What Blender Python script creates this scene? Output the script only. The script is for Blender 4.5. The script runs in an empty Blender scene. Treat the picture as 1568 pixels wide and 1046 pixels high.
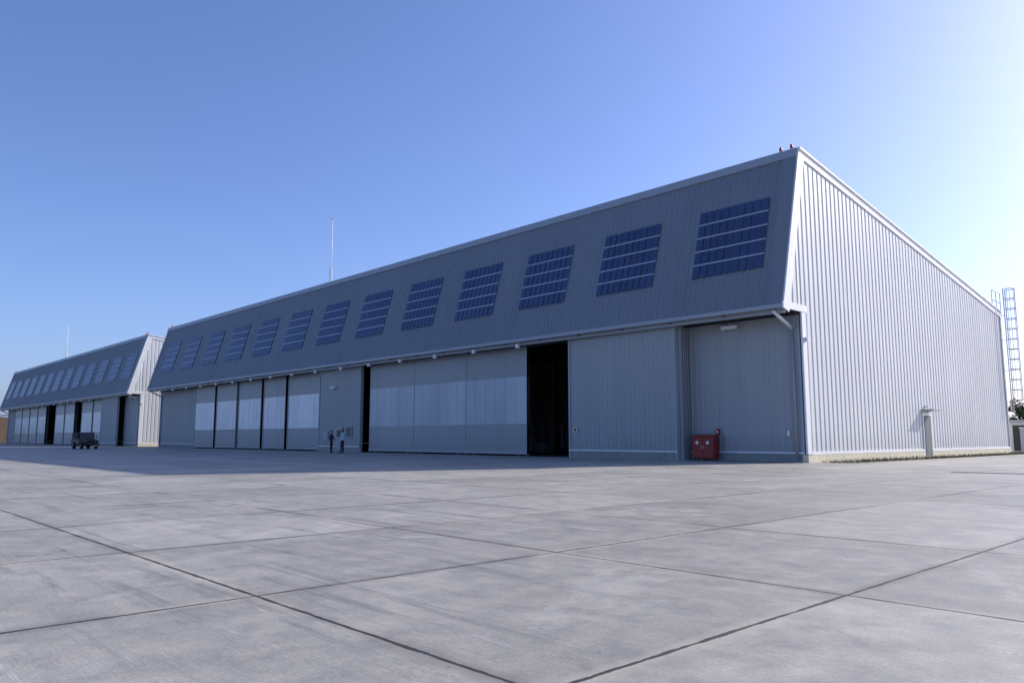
import bpy, math, random
from mathutils import Vector, Matrix
random.seed(7)
S=bpy.context.scene
S.view_settings.view_transform='Standard'
S.view_settings.look='None'
S.view_settings.exposure=0
COL=S.collection

# ------------------------------------------------------------ node helpers
class NT:
    def __init__(s,name):
        s.m=bpy.data.materials.new(name); s.m.use_nodes=True
        s.t=s.m.node_tree; s.b=s.t.nodes['Principled BSDF']
    def n(s,typ,**kw):
        nd=s.t.nodes.new(typ)
        for k,v in kw.items(): setattr(nd,k,v)
        return nd
    def l(s,a,b): s.t.links.new(a,b)
    def setv(s,sock,v):
        if hasattr(v,'is_linked') or isinstance(v,bpy.types.NodeSocket): s.l(v,sock)
        else: sock.default_value=v
    def math(s,op,a,b=None,c=None,clamp=False):
        nd=s.n('ShaderNodeMath',operation=op); nd.use_clamp=clamp
        s.setv(nd.inputs[0],a)
        if b is not None: s.setv(nd.inputs[1],b)
        if c is not None: s.setv(nd.inputs[2],c)
        return nd.outputs[0]
    def mix(s,f,a,b,mode='MIX'):
        nd=s.n('ShaderNodeMix',data_type='RGBA',blend_type=mode)
        s.setv(nd.inputs[0],f)
        for i,v in ((6,a),(7,b)):
            if isinstance(v,(tuple,list)): v=tuple(v)+(1,) if len(v)==3 else v
            s.setv(nd.inputs[i],v)
        return nd.outputs[2]
    def noise(s,vec,scale,detail=4,rough=.6,dist=0):
        nd=s.n('ShaderNodeTexNoise'); nd.inputs['Scale'].default_value=scale
        nd.inputs['Detail'].default_value=detail; nd.inputs['Roughness'].default_value=rough
        nd.inputs['Distortion'].default_value=dist
        s.l(vec,nd.inputs['Vector']); return nd.outputs['Fac']
    def ramp(s,f,a,b,lo=0.,hi=1.):
        nd=s.n('ShaderNodeMapRange'); nd.inputs[1].default_value=a; nd.inputs[2].default_value=b
        nd.inputs[3].default_value=lo; nd.inputs[4].default_value=hi
        s.l(f,nd.inputs[0]); return nd.outputs[0]
    def pos(s,scale=(1,1,1)):
        g=s.n('ShaderNodeNewGeometry'); mp=s.n('ShaderNodeMapping')
        mp.inputs['Scale'].default_value=scale
        s.l(g.outputs['Position'],mp.inputs['Vector']); return mp.outputs[0]
    def bump(s,h,strength,dist=.01):
        nd=s.n('ShaderNodeBump'); nd.inputs['Strength'].default_value=strength
        nd.inputs['Distance'].default_value=dist
        s.l(h,nd.inputs['Height']); s.l(nd.outputs[0],s.b.inputs['Normal'])

def simple(name,col,rough=.5,metal=0,var=.12,scale=2.0,stretch=(1,1,.25),spec=.5):
    t=NT(name)
    p=t.pos(stretch)
    n=t.noise(p,scale,5,.6)
    k=t.ramp(n,.3,.7,1-var,1+var)
    c=t.n('ShaderNodeVectorMath',operation='SCALE'); c.inputs[0].default_value=col
    t.l(k,c.inputs['Scale']); t.l(c.outputs[0],t.b.inputs['Base Color'])
    t.b.inputs['Roughness'].default_value=rough; t.b.inputs['Metallic'].default_value=metal
    t.b.inputs['Specular IOR Level'].default_value=spec
    return t.m

def cladding(name,col,rough=.42,axis='X',sheet=1.0,var=.05,spec=.5):
    t=NT(name)
    g=t.n('ShaderNodeNewGeometry'); sp=t.n('ShaderNodeSeparateXYZ'); t.l(g.outputs['Position'],sp.inputs[0])
    u=sp.outputs[0 if axis=='X' else 1]
    cell=t.math('FLOOR',t.math('DIVIDE',u,sheet))
    wn=t.n('ShaderNodeTexWhiteNoise',noise_dimensions='1D'); t.l(cell,wn.inputs['W'])
    k1=t.ramp(wn.outputs['Value'],0,1,1-var,1+var)
    st=t.noise(t.pos((3,3,.12)),1.2,5,.65)
    k2=t.ramp(st,.3,.75,1.04,.92)
    big=t.noise(t.pos((1,1,1)),.16,3,.5)
    k3=t.ramp(big,.3,.7,.95,1.05)
    low_tone=t.ramp(sp.outputs[2],0.,1.6,.86,1.)  # tone gets darker towards the foot of the wall
    k=t.math('MULTIPLY',t.math('MULTIPLY',k1,k2),t.math('MULTIPLY',k3,low_tone))
    c=t.n('ShaderNodeVectorMath',operation='SCALE'); c.inputs[0].default_value=col
    t.l(k,c.inputs['Scale']); t.l(c.outputs[0],t.b.inputs['Base Color'])
    t.b.inputs['Roughness'].default_value=rough
    t.b.inputs['Specular IOR Level'].default_value=spec
    t.bump(t.noise(t.pos((1,1,.6)),.9,3,.5),.2,.02)
    return t.m

M={}
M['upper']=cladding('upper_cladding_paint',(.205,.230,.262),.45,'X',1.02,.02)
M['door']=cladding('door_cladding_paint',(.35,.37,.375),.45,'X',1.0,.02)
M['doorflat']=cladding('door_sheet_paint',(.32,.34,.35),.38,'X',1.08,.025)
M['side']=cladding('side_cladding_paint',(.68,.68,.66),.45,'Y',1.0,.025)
M['trim']=simple('white_flashing',(.84,.83,.81),.35,0,.05)
M['edge']=simple('edge_flashing_grey',(.34,.37,.40),.4,0,.05)
M['dark']=simple('dark_gap_steel',(.035,.038,.042),.6,0,.2)
M['steel']=simple('galvanised_steel',(.50,.50,.49),.5,0,.1)
M['rail']=simple('panel_rail',(.42,.46,.50),.4,.2,.05)
M['roof']=simple('roof_sheet',(.5,.5,.5),.5)
M['plinth']=simple('plinth_concrete',(.70,.63,.45),.85,0,.15,3,(1,1,1))
M['concretebase']=simple('base_grey',(.28,.28,.27),.8,0,.2,3,(1,1,1))
M['red']=simple('red_paint',(.25,.012,.010),.35,0,.1)
M['redlamp']=simple('red_lamp_glass',(.45,.02,.02),.25,0,.05)
M['white']=simple('white_paint',(.78,.78,.77),.4,0,.04)
M['green']=simple('green_door_paint',(.03,.09,.10),.4,0,.1)
M['glass']=simple('dark_glass',(.02,.025,.03),.08,0,.1)
M['doordark']=simple('gable_door_paint',(.13,.14,.15),.6,0,.1)
M['inner']=simple('interior_steel',(.12,.125,.13),.7,0,.2)
M['floor']=simple('hangar_floor',(.10,.11,.11),.4,0,.2,1,(1,1,1))
M['rust']=simple('brown_boarding',(.22,.15,.10),.8,0,.25)

def poly(name,col,var,rough=.22):
    t=NT(name)
    g=t.n('ShaderNodeNewGeometry'); sp=t.n('ShaderNodeSeparateXYZ'); t.l(g.outputs['Position'],sp.inputs[0])
    cell=t.math('FLOOR',t.math('DIVIDE',sp.outputs[0],2.16))
    wn=t.n('ShaderNodeTexWhiteNoise',noise_dimensions='1D'); t.l(cell,wn.inputs['W'])
    k1=t.ramp(wn.outputs['Value'],0,1,1-var,1+var)
    st=t.noise(t.pos((1.2,1.2,.35)),.8,4,.6)
    k=t.math('MULTIPLY',k1,t.ramp(st,.3,.75,1.10,.88))
    c=t.n('ShaderNodeVectorMath',operation='SCALE'); c.inputs[0].default_value=col
    t.l(k,c.inputs['Scale']); t.l(c.outputs[0],t.b.inputs['Base Color'])
    t.b.inputs['Roughness'].default_value=rough
    return t.m
M['poly']=poly('translucent_sheet',(.44,.49,.53),.09)
M['polyw']=poly('translucent_sheet_pale',(.74,.77,.79),.04)  # same sheet with a paler base colour and less variation

def solar():
    t=NT('solar_cell_glass')
    n=t.noise(t.pos((1,1,1)),.35,3,.5)
    c=t.mix(t.ramp(n,.3,.7),(.030,.054,.135),(.045,.076,.175))
    t.l(c,t.b.inputs['Base Color'])
    t.b.inputs['Roughness'].default_value=.28
    return t.m
M['solar']=solar()

# ------------------------------------------------------------ mesh helper
class MB:
    def __init__(s): s.v=[];s.f=[];s.mi=[];s.mats=[]
    def mat(s,m):
        m=M[m] if isinstance(m,str) else m
        if m not in s.mats: s.mats.append(m)
        return s.mats.index(m)
    def quad(s,pts,m):
        i=len(s.v); s.v+= [tuple(p) for p in pts]; s.f.append(tuple(range(i,i+len(pts)))); s.mi.append(s.mat(m))
    def obox(s,o,a,b,c,m):
        o,a,b,c=map(Vector,(o,a,b,c))
        P=[o,o+a,o+a+b,o+b,o+c,o+a+c,o+a+b+c,o+b+c]
        i=len(s.v); s.v+=[tuple(p) for p in P]
        for f in ((3,2,1,0),(4,5,6,7),(0,1,5,4),(1,2,6,5),(2,3,7,6),(3,0,4,7)):
            s.f.append(tuple(i+k for k in f)); s.mi.append(s.mat(m))
    def box(s,x0,x1,y0,y1,z0,z1,m): s.obox((x0,y0,z0),(x1-x0,0,0),(0,y1-y0,0),(0,0,z1-z0),m)
    def cyl(s,p,q,r,m,n=8,r2=None,caps=True):
        p,q=Vector(p),Vector(q); d=(q-p).normalized(); r2=r if r2 is None else r2
        a=d.orthogonal().normalized(); b=d.cross(a); i=len(s.v)
        for k in range(n):
            an=2*math.pi*k/n; o=a*math.cos(an)+b*math.sin(an)
            s.v.append(tuple(p+o*r)); s.v.append(tuple(q+o*r2))
        mi=s.mat(m)
        for k in range(n):
            j=(k+1)%n; s.f.append((i+2*k,i+2*j,i+2*j+1,i+2*k+1)); s.mi.append(mi)
        if caps:
            s.f.append(tuple(i+2*k for k in range(n))[::-1]); s.mi.append(mi)
            s.f.append(tuple(i+2*k+1 for k in range(n))); s.mi.append(mi)
    def obj(s,name,parent=None,smooth=False,bevel=0,loc=None,M4=None):
        me=bpy.data.meshes.new(name)
        vs=s.v if M4 is None else [tuple(M4@Vector(v)) for v in s.v]
        me.from_pydata(vs,[],s.f)
        for m in s.mats: me.materials.append(m)
        me.polygons.foreach_set('material_index',s.mi)
        if smooth: me.polygons.foreach_set('use_smooth',[True]*len(s.f))
        me.update()
        o=bpy.data.objects.new(name,me); COL.objects.link(o)
        if parent:
            o.parent=parent; o.matrix_parent_inverse=Matrix.Translation(parent.location).inverted()
        if bevel:
            b=o.modifiers.new('bevel','BEVEL'); b.width=bevel; b.segments=2; b.limit_method='ANGLE'
        return o
def empty(name,loc):
    e=bpy.data.objects.new(name,None); e.location=loc; e.empty_display_size=.5; COL.objects.link(e); return e

def ribbed(mb,u0,u1,bot,top,nrm,period,depth,m,prof=((0,0),(.60,0),(.68,1),(.92,1))):
    nrm=Vector(nrm); us=[]
    k=0; n=int((u1-u0)/period)
    for k in range(n+1):
        b=u0+k*period
        for fr,d in prof:
            u=b+fr*period
            if u<u1: us.append((u,d))
    us.append((u1,0))
    i=len(mb.v)
    for u,d in us:
        mb.v.append(tuple(Vector(bot(u))+nrm*depth*d)); mb.v.append(tuple(Vector(top(u))+nrm*depth*d))
    mi=mb.mat(m)
    for k in range(len(us)-1):
        a=i+2*k; mb.f.append((a,a+2,a+3,a+1)); mb.mi.append(mi)

# ------------------------------------------------------------ hangar
EY,EZ=34.5,7.55      # eave
TY,TZ=36.85,16.0     # ridge of slanted front
BY,BZ=70.4,11.2      # back
WY=36.4              # front wall plane
LEN=90.3
SP=((0,0),(.10,0),(.22,1),(.88,1))
def hangar(xr,leaves,openings_floor=True):
    xl=xr-LEN
    H=empty('aircraft_hangar',(xr-LEN/2,50,0))
    sl=Vector((0,TY-EY,TZ-EZ)); sln=Vector((0,-(TZ-EZ),TY-EY)).normalized()
    def roofz(y): return TZ+(BZ-TZ)*(y-TY)/(BY-TY)
    # upper slanted facade
    mb=MB()
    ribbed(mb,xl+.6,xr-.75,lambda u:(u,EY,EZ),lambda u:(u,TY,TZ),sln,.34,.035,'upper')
    mb.obj('slanted_facade',H)
    mb=MB()
    d=sl.normalized(); L=sl.length
    for x in (xr-.75,xl-.0):
        mb.obox(Vector((x,EY,EZ))-sln*.05,(.75 if x!=xl else .6,0,0),sl,sln*.11,'upper')
    mb.obox(Vector((xl,EY,EZ))+d*(L-.45)-sln*.02,(LEN,0,0),d*.5,sln*.12,'edge')
    mb.obox((xl,EY-.06,EZ-.10),(LEN,0,0),(0,.16,0),(0,0,.20),'edge')
    mb.box(xl,xr,EY+.1,WY+.25,EZ-.02,EZ+.06,'dark')           # soffit
    mb.box(xl+.1,xr-.1,EY+.30,EY+.50,EZ-.30,EZ-.02,'edge')        # door track
    mb.box(xl+.1,xr-.1,WY-.35,WY-.15,EZ-.26,EZ-.02,'dark')
    for k in range(1,27):
        x=xl+k*LEN/27
        mb.box(x-.06,x+.06,EY+.12,WY,EZ-.16,EZ-.02,'inner')
    mb.obj('eave_and_flashing',H)
    # gable walls
    for xs,nx in ((xr,1),(xl,-1)):
        mb=MB()
        def topf(y): return (xs, y, EZ+(y-EY)*(TZ-EZ)/(TY-EY) if y<TY else roofz(y))
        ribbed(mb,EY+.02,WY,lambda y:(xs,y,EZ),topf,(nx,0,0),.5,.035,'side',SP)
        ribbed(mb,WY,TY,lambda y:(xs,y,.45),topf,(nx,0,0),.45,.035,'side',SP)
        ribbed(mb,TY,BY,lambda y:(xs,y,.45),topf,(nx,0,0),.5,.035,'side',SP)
        mb.obj('gable_wall',H)
        mb=MB()
        X=Vector((nx*.09,0,0)); o=Vector((xs,0,0))
        inp=Vector((0,TZ-EZ,-(TY-EY))).normalized()
        mb.obox(o+Vector((0,EY-.03,EZ-.1)),sl+d*.1,inp*.62,X,'trim')
        rd=Vector((0,BY-TY,BZ-TZ)); rn=Vector((0,(BZ-TZ),-(BY-TY))).normalized()
        mb.obox(o+Vector((0,TY+.02,TZ+.10)),rd,rn*.50,X*1.06,'trim')
        mb.obox(o+Vector((-nx*.25,TY-.0,TZ+.10)),rd,rn*.10,Vector((nx*.42,0,0)),'trim')
        mb.obox(o+Vector((0,EY+.0,EZ-.12)),(0,WY-EY+.5,0),(0,0,.34),X*.96,'trim')
        mb.obox(o+Vector((0,WY-.10,.40)),(0,.42,0),(0,0,EZ-.55),X*1.03,'trim')
        mb.obox(o+Vector((0,BY-.25,.45)),(0,.3,0),(0,0,BZ-.8),X*.9,'edge')
        mb.obox(o+Vector((0,WY+.32,.38)),(0,BY-WY-.57,0),(0,0,.14),X*1.1,'trim')
        mb.obox(o+Vector((-nx*.2,WY-.08,-.1)),(0,BY-WY+.1,0),(0,0,.47),Vector((nx*.30,0,0)),'plinth')
        mb.obj('gable_trim',H)
        mb=MB()
        xi=xs-nx*.55
        mb.cyl((xi,EY+.15,EZ-.2),(xi+nx*.1,WY-.12,6.65),.09,'trim',10)
        mb.cyl((xi+nx*.1,WY-.12,6.7),(xi+nx*.1,WY-.12,.15),.06,'edge',10)
        for z in (1.5,3.2,4.9): mb.box(xi+nx*.1-.1,xi+nx*.1+.1,WY-.2,WY-.02,z,z+.05,'steel')
        mb.obj('rain_pipe',H,True)
    # roof, back wall
    mb=MB()
    mb.quad([(xl,TY,TZ+.02),(xr,TY,TZ+.02),(xr,BY,BZ+.02),(xl,BY,BZ+.02)],'roof')
    ribbed(mb,xl,xr,lambda u:(u,BY,.0),lambda u:(u,BY,BZ),(0,1,0),1.0,.05,'side')
    mb.obox((xl,BY,BZ-.15),(LEN,0,0),(0,.2,0),(0,0,.2),'edge')
    mb.quad([(xl+.1,WY,EZ+.1),(xr-.1,WY,EZ+.1),(xr-.1,TY,TZ-.1),(xl+.1,TY,TZ-.1)],'inner')
    mb.obj('roof_and_back_wall',H)
    mb=MB()
    mb.box(xl+.2,xr-.2,WY-.9,BY-.1,-.02,.008,'floor')
    for k in range(14):
        x=xl+.3+k*(LEN-.6)/13
        for y in (BY-.6,):
            mb.box(x-.15,x+.15,y-.2,y+.2,0,BZ-.2,'inner')
        mb.obox((x-.1,TY+.3,TZ-1.7),(0,BY-TY-.8,BZ-TZ+.9),(.2,0,0),(0,0,.2),'inner')
        for j in range(12):
            y=TY+1+j*2.6
            mb.cyl((x,y,roofz(y)-1.6),(x,y+1.3,roofz(y)-.2),.05,'inner',5)
    for k in range(9):
        z0=1.2
        x=xl+6+k*9.6
        mb.box(x,x+3,BY-.16,BY-.12,z0,z0+1.6,'poly')
    for cx,cy in ((xr-29,46),(xr-36,52),(xr-44,60)):
        for ax in (0,2.4):
            for ay in (0,1.2): mb.box(cx+ax,cx+ax+.08,cy+ay,cy+ay+.08,0,2.6,'edge')
        mb.box(cx,cx+2.5,cy,cy+1.3,2.0,2.08,'edge'); mb.box(cx+.3,cx+1.3,cy+.2,cy+.9,0,.8,'edge')
    mb.obj('interior_structure',H)
    # wall and doors
    mb=MB(); ms=MB()
    for (a,b,y,kind) in leaves:
        z1=EZ-.22
        if kind in('wall','leaf'):
            ms.box(a,b,y+.03,y+.22,.45,z1,'door')
            ribbed(mb,a,b,lambda u:(u,y,.5),lambda u:(u,y,z1),(0,-1,0),.34,.03,'door')
            ms.box(a,b,y-.07,y+.02,.42,.50,'white')
            ms.box(a,b,y-.02,y+.2,.0,.42,'concretebase')
            ms.box(a,b,y-.05,y+.02,z1-.12,z1,'edge')
            ms.box(a-.03,a+.10,y-.06,y+.24,.0,z1,'edge'); ms.box(b-.10,b+.03,y-.06,y+.24,.0,z1,'edge')
        if kind in('big','bandw'):
            n=max(1,round((b-a)/6.4)); w=(b-a)/n
            for i in range(n):
                x0=a+i*w+.0; x1=a+(i+1)*w
                if kind!='big': x1-=.55
                pm='polyw' if kind=='bandw' else 'poly'
                ms.box(x0,x1,y,y+.2,.12,2.12,'doorflat')
                ms.box(x0,x1,y+.01,y+.18,2.12,5.34,pm)
                ms.box(x0,x1,y,y+.2,5.34,z1,'doorflat')
                ms.box(x0,x1,y-.03,y+.0-.002,.12,.3,'edge')
                if kind!='big':
                    ms.box(x0,x0+.10,y-.035,y+.22,.05,z1,'doorflat'); ms.box(x1-.10,x1,y-.035,y+.22,.05,z1,'doorflat')
                else:
                    ms.box(x1-.03,x1,y-.02,y+.21,.05,z1,'edge')
                m=int((x1-x0)/1.08)
                for k in range(1,m+1):
                    xx=x0+k*(x1-x0)/(m+1)
                    ms.box(xx-.01,xx+.01,y+.003,y+.0095,2.12,5.34,'edge' if kind=='big' else 'poly')
                ms.box(x0+.12,x1-.12,y-.015,y,2.10,2.13,'doorflat'); ms.box(x0+.12,x1-.12,y-.015,y,5.33,5.36,'doorflat')
                for xx in (x0+.8,x1-1.0):
                    ms.box(xx,xx+.35,y+.0,y+.16,.01,.12,'dark')
                if kind!='big':
                    ms.box(x1,x1+.55,y+.3,y+.35,0,z1,'dark')
    mb.obj('ribbed_door_sheets',H); ms.obj('sliding_doors',H)
    # floodlights under eave
    mb=MB()
    x=xr-18.5
    while x>xl+3:
        mb.box(x-.12,x+.12,EY-.12,EY+.06,EZ-.52,EZ-.26,'white')
        mb.box(x-.10,x+.10,EY-.13,EY-.12,EZ-.50,EZ-.28,'trim')
        mb.cyl((x,EY,EZ-.28),(x,EY,EZ-.08),.02,'steel',6)
        x-=4.45
    x=xr-3.9
    mb.box(x-.45,x+.45,WY-.35,WY-.12,EZ-.62,EZ-.42,'white')
    mb.box(x-.05,x+.05,WY-.2,WY-.0,EZ-.42,EZ-.2,'steel')
    mb.obj('eave_floodlights',H,bevel=.01)
    # solar arrays
    mb=MB()
    for k in range(13):
        cx=xr-3.3-6.83*k
        x0=cx-2.1; rows,cols=5,9
        s0=(9.65-EZ)/(TZ-EZ)*L; s1=(13.6-EZ)/(TZ-EZ)*L
        ph=(s1-s0)/rows; pw=4.2/cols
        for r in range(rows):
            for c in range(cols):
                o=Vector((x0+c*pw+.035,EY,EZ))+d*(s0+r*ph+.05)+sln*.06
                mb.obox(o,(pw-.07,0,0),d*(ph-.10),sln*.03,'solar')
        for r in range(1,rows):
            o=Vector((x0-.0,EY,EZ))+d*(s0+r*ph-.04)+sln*.045
            mb.obox(o,(4.2,0,0),d*.08,sln*.045,'rail')
    mb.obj('solar_panels',H)
    mb=MB()
    for x in (xr-.35,xr-.95,xl+1.0):
        mb.cyl((x,TY+.1,TZ),(x,TY+.1,TZ+.2),.04,'steel',8)
        mb.cyl((x,TY+.1,TZ+.18),(x,TY+.1,TZ+.38),.085,'redlamp',10,.06)
    mb.obj('obstruction_lights',H,True)
    # personnel door in gable, lamp
    mb=MB()
    dy,w=52.0,1.1
    mb.box(xr+.0,xr+.10,dy-.18,dy+w+.18,.1,2.75,'trim')
    mb.box(xr+.10,xr+.13,dy,dy+w,.12,2.6,'doordark')
    mb.box(xr+.0,xr+.75,dy-.25,dy+w+.25,2.9,2.98,'edge')
    mb.box(xr+.03,xr+.28,dy+.4,dy+.6,3.1,3.22,'white')
    mb.box(xr+.09,xr+.28,WY+.0,WY+.25,5.95,6.15,'white')
    mb.obj('gable_door_and_lamps',H)
    # ladder with cage at back corner
    mb=MB()
    lx=xr+.15; ly=BY+.9
    for yy in (ly,ly+.55): mb.cyl((lx,yy,3.2),(lx,yy,13.2),.045,'steel',6)
    z=3.3
    while z<13.0:
        mb.cyl((lx,ly,z),(lx,ly+.55,z),.02,'steel',5); z+=.3
    zz=4.2
    while zz<13.3:
        pts=[Vector((lx+.75*math.sin(a),ly+.27-.42*math.cos(a),zz)) for a in [math.pi*i/8 for i in range(9)]]
        for p,q in zip(pts,pts[1:]): mb.cyl(p,q,.032,'steel',5)
        zz+=.82
    for i in (1,3,4,5,7):
        a=math.pi*i/8
        mb.cyl((lx+.75*math.sin(a),ly+.27-.42*math.cos(a),4.2),(lx+.75*math.sin(a),ly+.27-.42*math.cos(a),13.2),.022,'steel',5)
    for zz in (4,6.5,9,11): mb.cyl((lx,ly,zz),(xr-.05,BY,zz),.03,'steel',5)
    for dz in (12.1,12.9):
        mb.cyl((xr-.1,BY-1.3,dz),(xr-.1,ly+.3,dz),.03,'steel',6)
    for yy in (BY-1.3,BY-.2,ly): mb.cyl((xr-.1,yy,11.1),(xr-.1,yy,12.9),.03,'steel',6)
    mb.obj('caged_ladder',H,True)
    # mast
    mb=MB()
    mx=xr-48.3; my=TY+.7
    mb.cyl((mx,my,TZ-.1),(mx,my,TZ+6.6),.055,'white',8,.035)
    for k in range(3):
        a=k*2.094; mb.cyl((mx+.16*math.cos(a),my+.16*math.sin(a),TZ-.1),(mx+.16*math.cos(a),my+.16*math.sin(a),TZ+1.7),.025,'white',6)
    for j in range(6):
        z=TZ+.1+j*.3
        for k in range(3):
            a=k*2.094;b=(k+1)*2.094
            mb.cyl((mx+.16*math.cos(a),my+.16*math.sin(a),z),(mx+.16*math.cos(b),my+.16*math.sin(b),z+.25),.012,'white',5)
    mb.cyl((mx,my,TZ+6.6),(mx,my,TZ+6.75),.08,'steel',8)
    mb.obj('roof_mast',H,True)
    return H

xr1=-17.8
L1=[(-24.6,xr1-.12,WY,'wall'),(-32.4,-24.5,35.2,'leaf'),(-55.9,-36.8,35.8,'big'),(-63.7,-56.7,35.4,'leaf'),
    (-70.8,-63.9,35.9,'bandw'),(-76.2,-70.8,35.9,'bandw'),(-82.3,-76.2,35.9,'bandw'),(-88.3,-82.3,35.9,'bandw'),(-94.7,-88.3,35.9,'bandw'),
    (-107.9,-94.8,WY,'wall')]
H1=hangar(xr1,L1)
xr2=-116.5
L2=[(-123.3,xr2-.12,WY,'wall'),(-130.7,-122.9,35.2,'leaf'),(-144.2,-130.7,35.8,'bandw'),(-161.6,-148.2,35.8,'bandw'),
    (-196.9,-168.9,35.9,'bandw'),(-206.7,-197,WY,'wall')]
H2=hangar(xr2,L2)

# extra parts on hangar 1 front
mb=MB()
for i in range(4):
    mb.box(-24.46,-24.30-.03*i,35.45+.24*i,35.56+.24*i,.0,EZ-.25,'edge')
mb.box(-24.58,-24.48,35.4,36.35,0,EZ-.25,'dark')
mb.box(-60.5,-59.4,35.28,35.36,.1,2.2,'doorflat'); mb.box(-60.3,-59.6,35.26,35.28,1.3,1.9,'glass')
mb.box(-58.9,-57.9,35.30,35.36,1.2,2.2,'edge'); mb.box(-58.8,-58.0,35.29,35.30,1.3,2.1,'green')
mb.box(-62.7,-61.9,35.30,35.36,1.0,1.8,'edge')
mb.box(-61.3,-60.7,35.05,35.34,5.55,5.75,'white')
mb.box(-32.0,-31.7,35.09,35.13,1.55,1.85,'white'); mb.box(-31.95,-31.75,35.08,35.09,1.6,1.8,'red')
mb.box(-18.75,-18.6,36.28,36.34,1.3,1.55,'white')
mb.obj('door_fittings',H1)

# ------------------------------------------------------------ fire cabinet
F=empty('fire_hose_cabinet',(-23.2,35.9,0))
mb=MB(); mb.box(-23.88,-22.52,35.65,36.1,.12,1.28,'red'); mb.obj('cabinet_body',F,bevel=.02)
mb=MB(); mb.obox((-23.94,35.58,1.28),(1.48,0,0),(0,.58,.07),(0,0,.05),'red')
mb.box(-23.83,-23.22,35.62,35.648,.18,1.22,'red'); mb.box(-23.18,-22.57,35.62,35.648,.18,1.22,'red')
mb.obj('lid_and_doors',F,bevel=.008)
mb=MB()
for x in (-23.8,-22.65):
    for y in (35.7,36.0): mb.box(x,x+.06,y,y+.06,0,.12,'dark')
mb.box(-23.27,-23.25,35.59,35.62,.6,.8,'steel'); mb.box(-23.15,-23.13,35.59,35.62,.6,.8,'steel')
for x in (-23.55,-22.9):
    mb.cyl((x,35.621,.95),(x,35.614,.95),.09,'white',16)
mb.obj('legs_and_handles',F)
A=empty('fire_alarm_box',(-22.55,36.3,1.5))
mb=MB(); mb.box(-22.75,-22.55,36.22,36.34,1.4,1.68,'red'); mb.cyl((-22.65,36.22,1.52),(-22.65,36.19,1.52),.05,'white',12)
mb.cyl((-22.65,36.3,1.68),(-22.65,36.3,3.2),.015,'steel',6)
mb.obj('alarm_body',A,bevel=.01)

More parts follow.
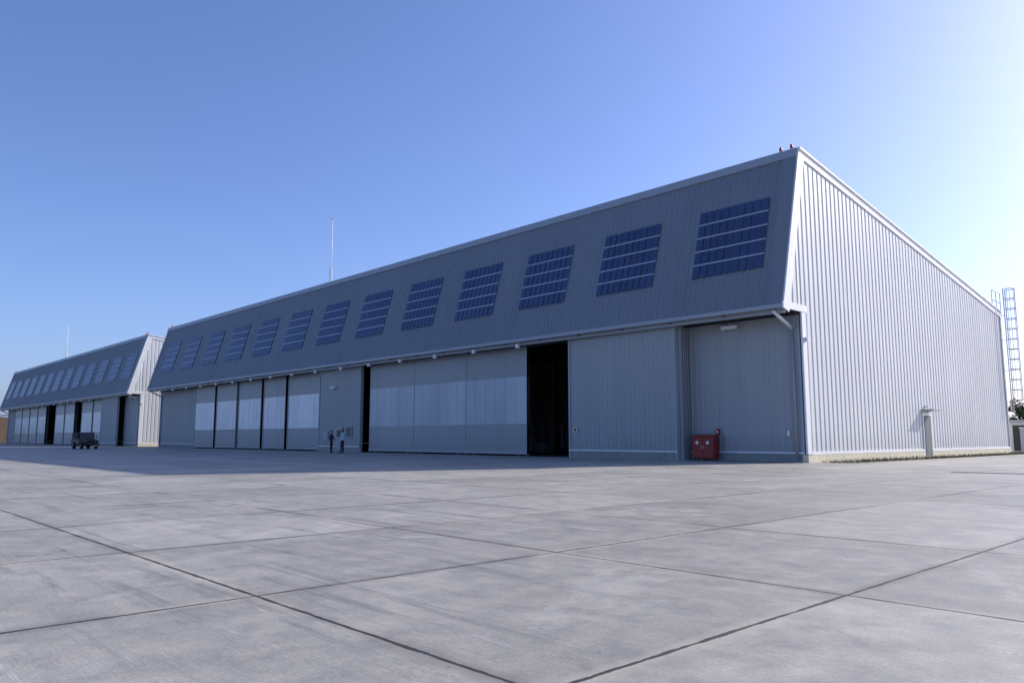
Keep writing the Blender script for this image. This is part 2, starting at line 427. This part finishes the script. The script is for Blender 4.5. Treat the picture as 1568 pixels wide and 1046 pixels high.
# ------------------------------------------------------------ ground
def apron_mat():
    t=NT('apron_concrete')
    g=t.n('ShaderNodeNewGeometry'); P=g.outputs['Position']
    sp=t.n('ShaderNodeSeparateXYZ'); t.l(P,sp.inputs[0]); X,Y=sp.outputs[0],sp.outputs[1]
    SX,SY,OX,OY=3.08,3.33,-2.70,2.72
    wob=t.math('MULTIPLY',t.math('SUBTRACT',t.noise(P,5,4,.7),.5),.03)
    def dist(c,o,s):
        u=t.math('DIVIDE',t.math('SUBTRACT',t.math('ADD',c,wob),o),s)
        r=t.math('ROUND',u)
        return t.math('MULTIPLY',t.math('ABSOLUTE',t.math('SUBTRACT',u,r)),s), t.math('FLOOR',t.math('DIVIDE',t.math('SUBTRACT',c,o),s))
    dx,cx=dist(X,OX,SX); dy,cy=dist(Y,OY,SY)
    dm=t.math('MINIMUM',dx,dy)
    cv=t.n('ShaderNodeCombineXYZ'); t.l(cx,cv.inputs[0]); t.l(cy,cv.inputs[1])
    wn=t.n('ShaderNodeTexWhiteNoise',noise_dimensions='2D'); t.l(cv.outputs[0],wn.inputs['Vector'])
    slab=t.ramp(wn.outputs['Value'],0,1,.84,1.14)
    big=t.noise(P,.45,7,.66,.3); mid=t.noise(P,2.6,7,.72,.2); fine=t.noise(P,38,5,.8); sand=t.noise(P,170,3,.8)
    broom=t.noise(t.pos((1.2,26,1)),3.0,4,.7,.1)
    k=t.ramp(big,.3,.7,.82,1.17)
    k=t.math('MULTIPLY',k,t.ramp(mid,.3,.7,.85,1.15))
    k=t.math('MULTIPLY',k,t.ramp(fine,.3,.7,.80,1.20))
    k=t.math('MULTIPLY',k,t.ramp(sand,.3,.7,.78,1.22))
    k=t.math('MULTIPLY',k,t.ramp(broom,.3,.7,.90,1.10))
    k=t.math('MULTIPLY',k,slab)
    base=t.mix(t.ramp(mid,.35,.7),(.335,.318,.275),(.390,.360,.300))
    sc=t.n('ShaderNodeVectorMath',operation='SCALE'); t.l(base,sc.inputs[0]); t.l(k,sc.inputs['Scale'])
    col=sc.outputs[0]
    w=t.noise(t.pos((1,.6,1)),.55,10,.72,.3)
    col=t.mix(t.ramp(w,.56,.61,0,.40),col,(.53,.50,.43))
    o=t.noise(P,.75,8,.72,.3)
    col=t.mix(t.ramp(o,.54,.68,0,.48),col,(.185,.178,.160))
    r1=t.noise(t.pos((.16,2.6,1)),1.5,7,.7,.15)
    reg=t.noise(P,.11,2,.5)
    col=t.mix(t.math('MULTIPLY',t.ramp(r1,.54,.64,0,.55),t.ramp(reg,.45,.55)),col,(.17,.165,.155))
    r2=t.noise(t.pos((.3,3.5,1)),1.1,8,.75,.1)
    col=t.mix(t.math('MULTIPLY',t.ramp(r2,.62,.66,0,.55),t.ramp(reg,.47,.57)),col,(.62,.60,.55))
    s2=t.noise(P,6.5,3,.6)
    col=t.mix(t.ramp(s2,.69,.74,0,.5),col,(.13,.125,.115))
    vp=t.n('ShaderNodeTexVoronoi'); vp.inputs['Scale'].default_value=22; t.l(P,vp.inputs['Vector'])
    pit=t.math('MULTIPLY',t.math('LESS_THAN',vp.outputs['Distance'],.16),t.ramp(mid,.5,.6))
    col=t.mix(t.math('MULTIPLY',pit,.4),col,(.14,.13,.12))
    # joint: stained margins (dusty or dirty) and the dark sealant itself
    jn=t.noise(P,1.2,4,.7)
    bw=t.ramp(jn,.35,.65,.06,.17)
    bord=t.math('SUBTRACT',1,t.math('DIVIDE',dm,bw),clamp=True)
    bord=t.math('POWER',bord,.7)
    jc=t.mix(t.ramp(t.noise(P,.35,3,.5),.46,.54),(.56,.49,.37),(.17,.15,.125))
    col=t.mix(t.math('MULTIPLY',bord,.50),col,jc)
    jw=t.ramp(t.noise(P,2.2,4,.7),.35,.65,.010,.024)
    line=t.math('LESS_THAN',dm,jw)
    col=t.mix(t.math('MULTIPLY',line,.94),col,(.026,.022,.018))
    vo=t.n('ShaderNodeTexVoronoi',feature='DISTANCE_TO_EDGE'); vo.inputs['Scale'].default_value=.17
    ad=t.n('ShaderNodeVectorMath',operation='ADD'); t.l(P,ad.inputs[0])
    nn=t.n('ShaderNodeTexNoise'); nn.inputs['Scale'].default_value=.9; nn.inputs['Detail'].default_value=5; t.l(P,nn.inputs['Vector'])
    t.l(nn.outputs['Color'],ad.inputs[1]); t.l(ad.outputs[0],vo.inputs['Vector'])
    crack=t.math('MULTIPLY',t.math('LESS_THAN',vo.outputs['Distance'],.0007),t.ramp(big,.54,.58))
    col=t.mix(t.math('MULTIPLY',crack,.5),col,(.07,.065,.06))
    t.l(col,t.b.inputs['Base Color'])
    t.l(t.ramp(mid,.3,.7,.52,.72),t.b.inputs['Roughness'])
    h=t.math('ADD',t.math('MULTIPLY',fine,.5),t.math('MULTIPLY',sand,.3))
    h=t.math('ADD',h,t.math('MULTIPLY',broom,.4))
    h=t.math('SUBTRACT',h,t.math('MULTIPLY',line,2.5))
    t.bump(h,.6,.008)
    return t.m
def grass_mat():
    t=NT('dry_grass'); P=t.pos()
    c=t.mix(t.ramp(t.noise(P,.6,6,.7),.35,.65),(.05,.06,.022),(.16,.13,.07))
    t.l(c,t.b.inputs['Base Color']); t.b.inputs['Roughness'].default_value=.95
    return t.m
M['apron']=apron_mat(); M['grass']=grass_mat()
def sheet(name,x0,x1,y0,y1,z,m,nx=1,ny=1):
    mb=MB()
    for i in range(nx):
        for j in range(ny):
            a=x0+(x1-x0)*i/nx;b=x0+(x1-x0)*(i+1)/nx;c=y0+(y1-y0)*j/ny;e=y0+(y1-y0)*(j+1)/ny
            mb.quad([(a,c,z),(b,c,z),(b,e,z),(a,e,z)],m)
    return mb.obj(name)
sheet('ground',-3000,3000,-3000,3000,-.012,'grass',10,10)
sheet('concrete_apron',-420,70,-90,110,0,'apron')
sheet('grass_verge',-17.4,-15.9,37.5,72,.004,'grass')
mb=MB(); mb.box(-9.5,-2.5,30.1,30.5,-.02,.012,'dark')
for k in range(35): mb.box(-9.45+k*.2,-9.37+k*.2,30.12,30.48,.012,.02,'concretebase')
mb.obj('drainage_channel')

mb=MB()
for i in range(2600):
    x=random.uniform(-17.4,-16.1); y=random.uniform(36.6,71); h=random.uniform(.05,.22); a=random.uniform(0,6.28); w=.015
    dx,dy=math.cos(a)*w,math.sin(a)*w
    mb.quad([(x-dx,y-dy,0),(x+dx,y+dy,0),(x+random.uniform(-.06,.06),y+random.uniform(-.06,.06),h)],'grass')
mb.obj('grass_tufts')

# ------------------------------------------------------------ distant trees
def leafmat(name,a,b):
    t=NT(name); P=t.pos()
    t.l(t.mix(t.ramp(t.noise(P,.8,4,.7),.35,.65),a,b),t.b.inputs['Base Color']); t.b.inputs['Roughness'].default_value=.8
    return t.m
M['leaf']=leafmat('foliage',(.04,.075,.025),(.10,.14,.05)); M['bark']=simple('bark',(.12,.09,.07),.9)
def trees(name,items):
    mb=MB()
    for (tx,ty,hh) in items:
        mb.cyl((tx,ty,-.1),(tx,ty,hh*.6),hh*.03,'bark',6,hh*.015)
        for _ in range(5):
            a=random.uniform(0,6.28); mb.cyl((tx,ty,hh*.35),(tx+math.cos(a)*hh*.28,ty+math.sin(a)*hh*.28,hh*.75),hh*.012,'bark',5,hh*.004)
        cl=[(Vector((tx+random.gauss(0,hh*.2),ty+random.gauss(0,hh*.2),hh*random.uniform(.4,.88))),hh*random.uniform(.1,.2)) for _ in range(14)]
        for c,r in cl:
            for _ in range(90):
                v=Vector((random.gauss(0,1),random.gauss(0,1),random.gauss(0,.8))).normalized()*r*random.uniform(.5,1.1)
                p=c+v; s=hh*.03
                a=Vector((random.uniform(-1,1),random.uniform(-1,1),random.uniform(-1,1))).normalized(); b=a.orthogonal().normalized()
                mb.quad([p-a*s,p+b*s*.6,p+a*s,p-b*s*.6],'leaf')
    return mb.obj(name)
trees('distant_trees',[(-46+i*4.2+random.uniform(-1,1),150+random.uniform(-8,8),random.uniform(6.5,8.5)) for i in range(17)]+
      [(-250+random.uniform(-25,15),20+i*4,random.uniform(4,7)) for i in range(10)])
U=empty('utility_shed',(-19,79,0))
mb=MB()
mb.box(-20.5,-17.0,78,83,0,2.6,'side'); mb.obox((-20.8,77.6,2.6),(4.2,0,.0),(0,5.8,0),(0,0,.15),'edge')
mb.box(-19.4,-17.6,77.96,77.99,.1,2.3,'dark'); mb.box(-16.99,-16.95,79,81.5,.1,2.2,'dark')
mb.obj('shed_walls',U)
mb=MB(); mb.box(-18.2,-17.3,75.2,76.4,.1,2.0,'edge'); mb.box(-18.25,-17.25,75.15,76.45,2.0,2.08,'white'); mb.box(-18.2,-17.3,75.2,76.4,0,.1,'plinth')
mb.obj('electrical_box',U,bevel=.01)
U=empty('brown_storage_building',(-222,34,0))
mb=MB(); mb.box(-232,-214,32,44,0,6,'rust'); mb.obox((-232.4,31.6,6),(18.8,0,0),(0,12.8,1.2),(0,0,.2),'roof')
for k in range(6): mb.box(-231+k*2.8,-229.6+k*2.8,31.9,31.97,3.2,4.6,'glass')
mb.obj('walls_roof_windows',U)

# ------------------------------------------------------------ jeep
M['olive']=simple('olive_paint',(.035,.038,.026),.5,0,.1); M['canvas']=simple('canvas_top',(.045,.044,.032),.9,0,.2)
M['tyre']=simple('tyre_rubber',(.015,.015,.015),.9)
def jeep(loc,rotz):
    J=empty('military_jeep',loc)
    T=Matrix.Translation(loc)@Matrix.Rotation(rotz,4,'Z')
    mb=MB()
    def prism(pts,y0,y1,m):
        n=len(pts); i=len(mb.v)
        for y in (y0,y1):
            for x,z in pts: mb.v.append((x,y,z))
        mi=mb.mat(m)
        mb.f.append(tuple(i+k for k in range(n))); mb.mi.append(mi)
        mb.f.append(tuple(i+n+k for k in range(n))[::-1]); mb.mi.append(mi)
        for k in range(n):
            j=(k+1)%n; mb.f.append((i+k,i+n+k,i+n+j,i+j)); mb.mi.append(mi)
    prism([(-1.85,.55),(1.75,.55),(1.78,1.0),(.65,1.12),(.6,1.16),(-1.85,1.12)],-.62,.62,'olive')
    for s in (-1,1):
        y0,y1=(.62,.84) if s>0 else (-.84,-.62)
        prism([(.62,.92),(1.75,.92),(1.82,.80),(1.82,.76),(.55,.76),(.5,.6),(.62,.6)],y0,y1,'olive')
        prism([(-1.85,.7),(-.35,.7),(-.2,.45),(.5,.45),(.5,1.05),(-1.85,1.1)],y0,y1,'olive')
    o=mb.obj('body',J,bevel=.03,M4=T)
    mb=MB()
    prism([(-1.82,1.12),(-1.78,1.72),(-.4,1.80),(.40,1.76),(.40,1.70),(-.1,1.72),(-.12,1.15)],-.76,.76,'canvas')
    prism([(-.2,1.70),(-.2,1.78),(.42,1.76),(.42,1.70)],-.765,.765,'canvas')
    mb.obj('canvas_hood',J,bevel=.02,M4=T)
    mb=MB()
    for y in (-.74,.70,-.02): mb.obox((.62,y,1.1),(0,.04,0),(-.20,0,.62),(.04,0,0),'olive')
    mb.obox((.62,-.74,1.1),(0,1.48,0),(-.01,0,.05),(.04,0,0),'olive'); mb.obox((.43,-.74,1.66),(0,1.48,0),(-.01,0,.05),(.04,0,0),'olive')
    mb.obox((.63,-.70,1.15),(0,1.40,0),(-.16,0,.51),(.012,0,0),'glass')
    mb.obj('windscreen',J,M4=T)
    mb=MB()
    mb.box(1.88,2.0,-.8,.8,.48,.62,'olive'); mb.box(-1.98,-1.88,-.8,.8,.48,.62,'olive')
    for y in (-.3,-.2,-.1,0,.1,.2,.3): mb.box(1.76,1.80,y-.03,y+.03,.62,.95,'dark')
    for y in (-.48,.48): mb.cyl((1.76,y,.84),(1.84,y,.84),.10,'steel',14); mb.cyl((1.84,y,.84),(1.85,y,.84),.085,'glass',14)
    mb.box(1.84,1.86,.2,.6,.3,.42,'white')
    for y in (-.95,.95): mb.box(.55,.60,y-.06,y+.06,1.2,1.4,'dark')
    mb.obj('grille_lamps_bumpers',J,M4=T)
    mb=MB()
    for x in (-1.15,1.2):
        for s in (-1,1):
            mb.cyl((x,s*.60,.38),(x,s*.64,.38),.34,'tyre',20,.38); mb.cyl((x,s*.64,.38),(x,s*.80,.38),.38,'tyre',20); mb.cyl((x,s*.80,.38),(x,s*.83,.38),.38,'tyre',20,.34)
            mb.cyl((x,s*.83,.38),(x,s*.845,.38),.2,'olive',16); mb.cyl((x,s*.845,.38),(x,s*.88,.38),.07,'steel',10)
        mb.cyl((x,-.6,.38),(x,.6,.38),.05,'dark',8)
    mb.cyl((-1.88,0,.95),(-2.05,0,.95),.36,'tyre',20)
    mb.obj('wheels',J,True,M4=T)
jeep(Vector((-93.8,23.8,0)),math.radians(4))

# ------------------------------------------------------------ people
M['skin']=simple('skin',(.35,.2,.13),.6,0,.05); M['hair']=simple('dark_hair',(.015,.012,.01),.8)
M['darkcloth']=simple('dark_cloth',(.02,.022,.03),.9,0,.15,8,(1,1,1)); M['bluecloth']=simple('pale_blue_shirt',(.55,.65,.80),.85,0,.08,8,(1,1,1))
M['navy']=simple('navy_shirt',(.03,.035,.055),.9,0,.15,8,(1,1,1)); M['shoe']=simple('shoe_leather',(.012,.01,.01),.4)
def person(loc,rotz,shirt,trouser,pose,h=1.75):
    E=empty('standing_man',loc)
    k=h/1.75
    T=Matrix.Translation(loc)@Matrix.Rotation(rotz,4,'Z')@Matrix.Scale(k,4)
    V=[];Ed=[];R=[];LAB=[];roots=[]
    def v(p,r,par=None,lab=0):
        V.append(Vector(p)); R.append(r if isinstance(r,tuple) else (r,r)); LAB.append(lab)
        if par is not None: Ed.append((par,len(V)-1))
        else: roots.append(len(V)-1)
        return len(V)-1
    pel=v((0,0,.94),(.15,.12),None,0); w=v((.0,0,1.10),(.145,.105),pel,1); ch=v((0,0,1.30),(.17,.115),w,1)
    up=v((-.01,0,1.42),(.14,.09),ch,1); nk=v((.0,0,1.53),.055,up,2); hd0=v((.02,0,1.59),.075,nk,2); hd1=v((.02,0,1.66),(.085,.10),hd0,2); v((.01,0,1.725),(.07,.08),hd1,2)
    for s in (-1,1):
        lf=pose['leg'][0 if s<0 else 1]
        hip=v((0,s*.095,.84),.09,pel,0); kn=v((lf*.5+.02,s*.11,.50),.064,hip,0); cf=v((lf*.8,s*.115,.32),.058,kn,0); an=v((lf,s*.12,.10),.05,cf,0)
        v((lf+.05,s*.13,.05),(.045,.042),an,3); v((lf+.17,s*.14,.035),(.038,.03),len(V)-1,3)
        e,wr=pose['arm'][0 if s<0 else 1]
        s0=v((0,s*.09,1.40),.055,None,1)
        sh=v((0,s*.18,1.395),.064,s0,1)
        E0=Vector((e[0],s*e[1],e[2])); W=Vector((wr[0],s*wr[1],wr[2]))
        el=v(E0,.046,sh,1); fa=v(E0.lerp(W,.45),.040,el,1 if shirt=='navy' else 2); wi=v(W,.028,fa,2)
        dd=(W-E0).normalized(); side=dd.cross(Vector((0,1,0))).normalized()
        palm=v(W+dd*.06,(.036,.02),wi,2)
        for i,(o,ln) in enumerate(((-.03,.065),(-.01,.078),(.01,.074),(.03,.058))):
            a=v(W+dd*.09+side*o,.011,palm,2); b=v(W+dd*(.09+ln*.55)+side*o*1.15,.010,a,2); v(W+dd*(.09+ln)+side*o*1.15-Vector((0,s*.02,0)),.009,b,2)
        a=v(W+dd*.045+side*.045,.012,palm,2); v(W+dd*.08+side*.065,.010,a,2)
    me=bpy.data.meshes.new('body'); me.from_pydata([tuple(p) for p in V],Ed,[])
    o=bpy.data.objects.new('tmp',me); COL.objects.link(o)
    md=o.modifiers.new('skin','SKIN'); md.use_smooth_shade=True
    for i,sv in enumerate(me.skin_vertices[0].data): sv.radius=R[i]; sv.use_root=(i in roots)
    sb=o.modifiers.new('sub','SUBSURF'); sb.levels=2; sb.render_levels=2
    rm=o.modifiers.new('remesh','REMESH'); rm.mode='VOXEL'; rm.voxel_size=.007; rm.use_smooth_shade=True
    bpy.context.view_layer.update()
    nm=bpy.data.meshes.new_from_object(o.evaluated_get(bpy.context.evaluated_depsgraph_get())); bpy.data.objects.remove(o)
    nm.materials.clear()
    for m in (trouser,shirt,'skin','shoe'): nm.materials.append(M[m])
    segs=[(V[a],V[b],LAB[a],LAB[b],max(R[a]),max(R[b])) for a,b in Ed]
    for p in nm.polygons:
        c=p.center; best=None
        for a,b,la,lb,ra,rb in segs:
            d=b-a; t=max(0,min(1,(c-a).dot(d)/d.length_squared)); q=(c-a-d*t).length/(ra+(rb-ra)*t)
            if best is None or q<best[0]: best=(q,la if t<.5 else lb)
        lab=best[1]
        if lab in(0,1) and abs(c.y)<.19 and .7<c.z<1.3: lab=1 if c.z>.99 else 0
        p.material_index=lab; p.use_smooth=True
    nm.transform(T)
    b=bpy.data.objects.new('body',nm); COL.objects.link(b); b.parent=E; b.matrix_parent_inverse=Matrix.Translation(loc).inverted()
    mb=MB(); n=14
    for j in range(6):
        t0=j/6*1.75; t1=(j+1)/6*1.75
        for i in range(n):
            a0=2*math.pi*i/n;a1=2*math.pi*(i+1)/n
            def P(t,a):
                t=t*(1 if math.cos(a)<.2 else .62)
                return (.012+.112*math.sin(t)*math.cos(a),.094*math.sin(t)*math.sin(a),1.672+.108*math.cos(t))
            mb.quad([P(t0,a0),P(t1,a0),P(t1,a1),P(t0,a1)],'hair')
    mb.obj('hair',E,True,M4=T)
    mb=MB()
    mb.cyl((.105,0,1.655),(.132,0,1.625),.008,'skin',6,.015)
    for s in (-1,1):
        mb.cyl((.01,s*.075,1.64),(.0,s*.098,1.645),.022,'skin',8,.026)
        mb.cyl((.098,s*.03,1.662),(.108,s*.03,1.662),.009,'white',8); mb.cyl((.108,s*.03,1.662),(.110,s*.03,1.662),.005,'hair',6)
    mb.box(.094,.103,-.022,.022,1.594,1.601,'red')
    mb.obj('face',E,True,M4=T)
p1={'leg':(.05,-.04),'arm':(((.0,.24,1.14),(.05,.25,.90)),((.05,.25,1.15),(.24,.12,1.10)))}
p2={'leg':(-.05,.07),'arm':(((-.08,.33,1.18),(.08,.22,1.02)),((.03,.27,1.14),(.22,.2,1.2)))}
person(Vector((-54.3,31.3,0)),math.radians(30),'navy','darkcloth',p1,1.76)
person(Vector((-52.95,31.5,0)),math.radians(215),'bluecloth','darkcloth',p2,1.82)

# ------------------------------------------------------------ light, sky, camera
sv=Vector((8.6,27.9,16.0)).normalized()
elev=math.asin(sv.z); rot=math.atan2(sv.x,sv.y)
sun=bpy.data.lights.new('sun','SUN'); sun.energy=4.9; sun.angle=math.radians(.5); sun.color=(1,.945,.86)
so=bpy.data.objects.new('sun',sun); COL.objects.link(so); so.rotation_euler=sv.to_track_quat('Z','Y').to_euler()
W=bpy.data.worlds.new('World'); S.world=W; W.use_nodes=True; nt=W.node_tree
sky=nt.nodes.new('ShaderNodeTexSky'); sky.sky_type='NISHITA'; sky.sun_disc=False; sky.sun_elevation=elev; sky.sun_rotation=rot
sky.air_density=1.0; sky.dust_density=1.9; sky.ozone_density=5.5; sky.altitude=0
mx=nt.nodes.new('ShaderNodeMix'); mx.data_type='RGBA'; mx.blend_type='MULTIPLY'; mx.inputs[0].default_value=1
mx.inputs[7].default_value=(1.03,1.0,1.24,1)
nt.links.new(sky.outputs[0],mx.inputs[6])
# pale haze that thickens towards the horizon
tc=nt.nodes.new('ShaderNodeTexCoord'); sx=nt.nodes.new('ShaderNodeSeparateXYZ'); nt.links.new(tc.outputs['Generated'],sx.inputs[0])
ab=nt.nodes.new('ShaderNodeMath'); ab.operation='ABSOLUTE'; nt.links.new(sx.outputs[2],ab.inputs[0])
om=nt.nodes.new('ShaderNodeMath'); om.operation='SUBTRACT'; om.inputs[0].default_value=1; nt.links.new(ab.outputs[0],om.inputs[1])
pw=nt.nodes.new('ShaderNodeMath'); pw.operation='POWER'; pw.inputs[1].default_value=5; nt.links.new(om.outputs[0],pw.inputs[0])
ma=nt.nodes.new('ShaderNodeMath'); ma.operation='MULTIPLY_ADD'; ma.inputs[1].default_value=.9; ma.inputs[2].default_value=.14; nt.links.new(pw.outputs[0],ma.inputs[0])
hz=nt.nodes.new('ShaderNodeVectorMath'); hz.operation='SCALE'; hz.inputs[0].default_value=(.62,.95,1.65); nt.links.new(ma.outputs[0],hz.inputs['Scale'])
ad=nt.nodes.new('ShaderNodeVectorMath'); ad.operation='ADD'; nt.links.new(mx.outputs[2],ad.inputs[0]); nt.links.new(hz.outputs[0],ad.inputs[1])
bg=nt.nodes['Background']; nt.links.new(ad.outputs[0],bg.inputs[0]); bg.inputs[1].default_value=.148
cd=bpy.data.cameras.new('camera'); cd.lens=27; cd.sensor_width=36; cd.clip_end=8000; cd.clip_start=.05
co=bpy.data.objects.new('camera',cd); COL.objects.link(co); co.location=(0,0,1.2)
co.rotation_euler=(math.radians(90+7.15),0,math.radians(46.9)); S.camera=co
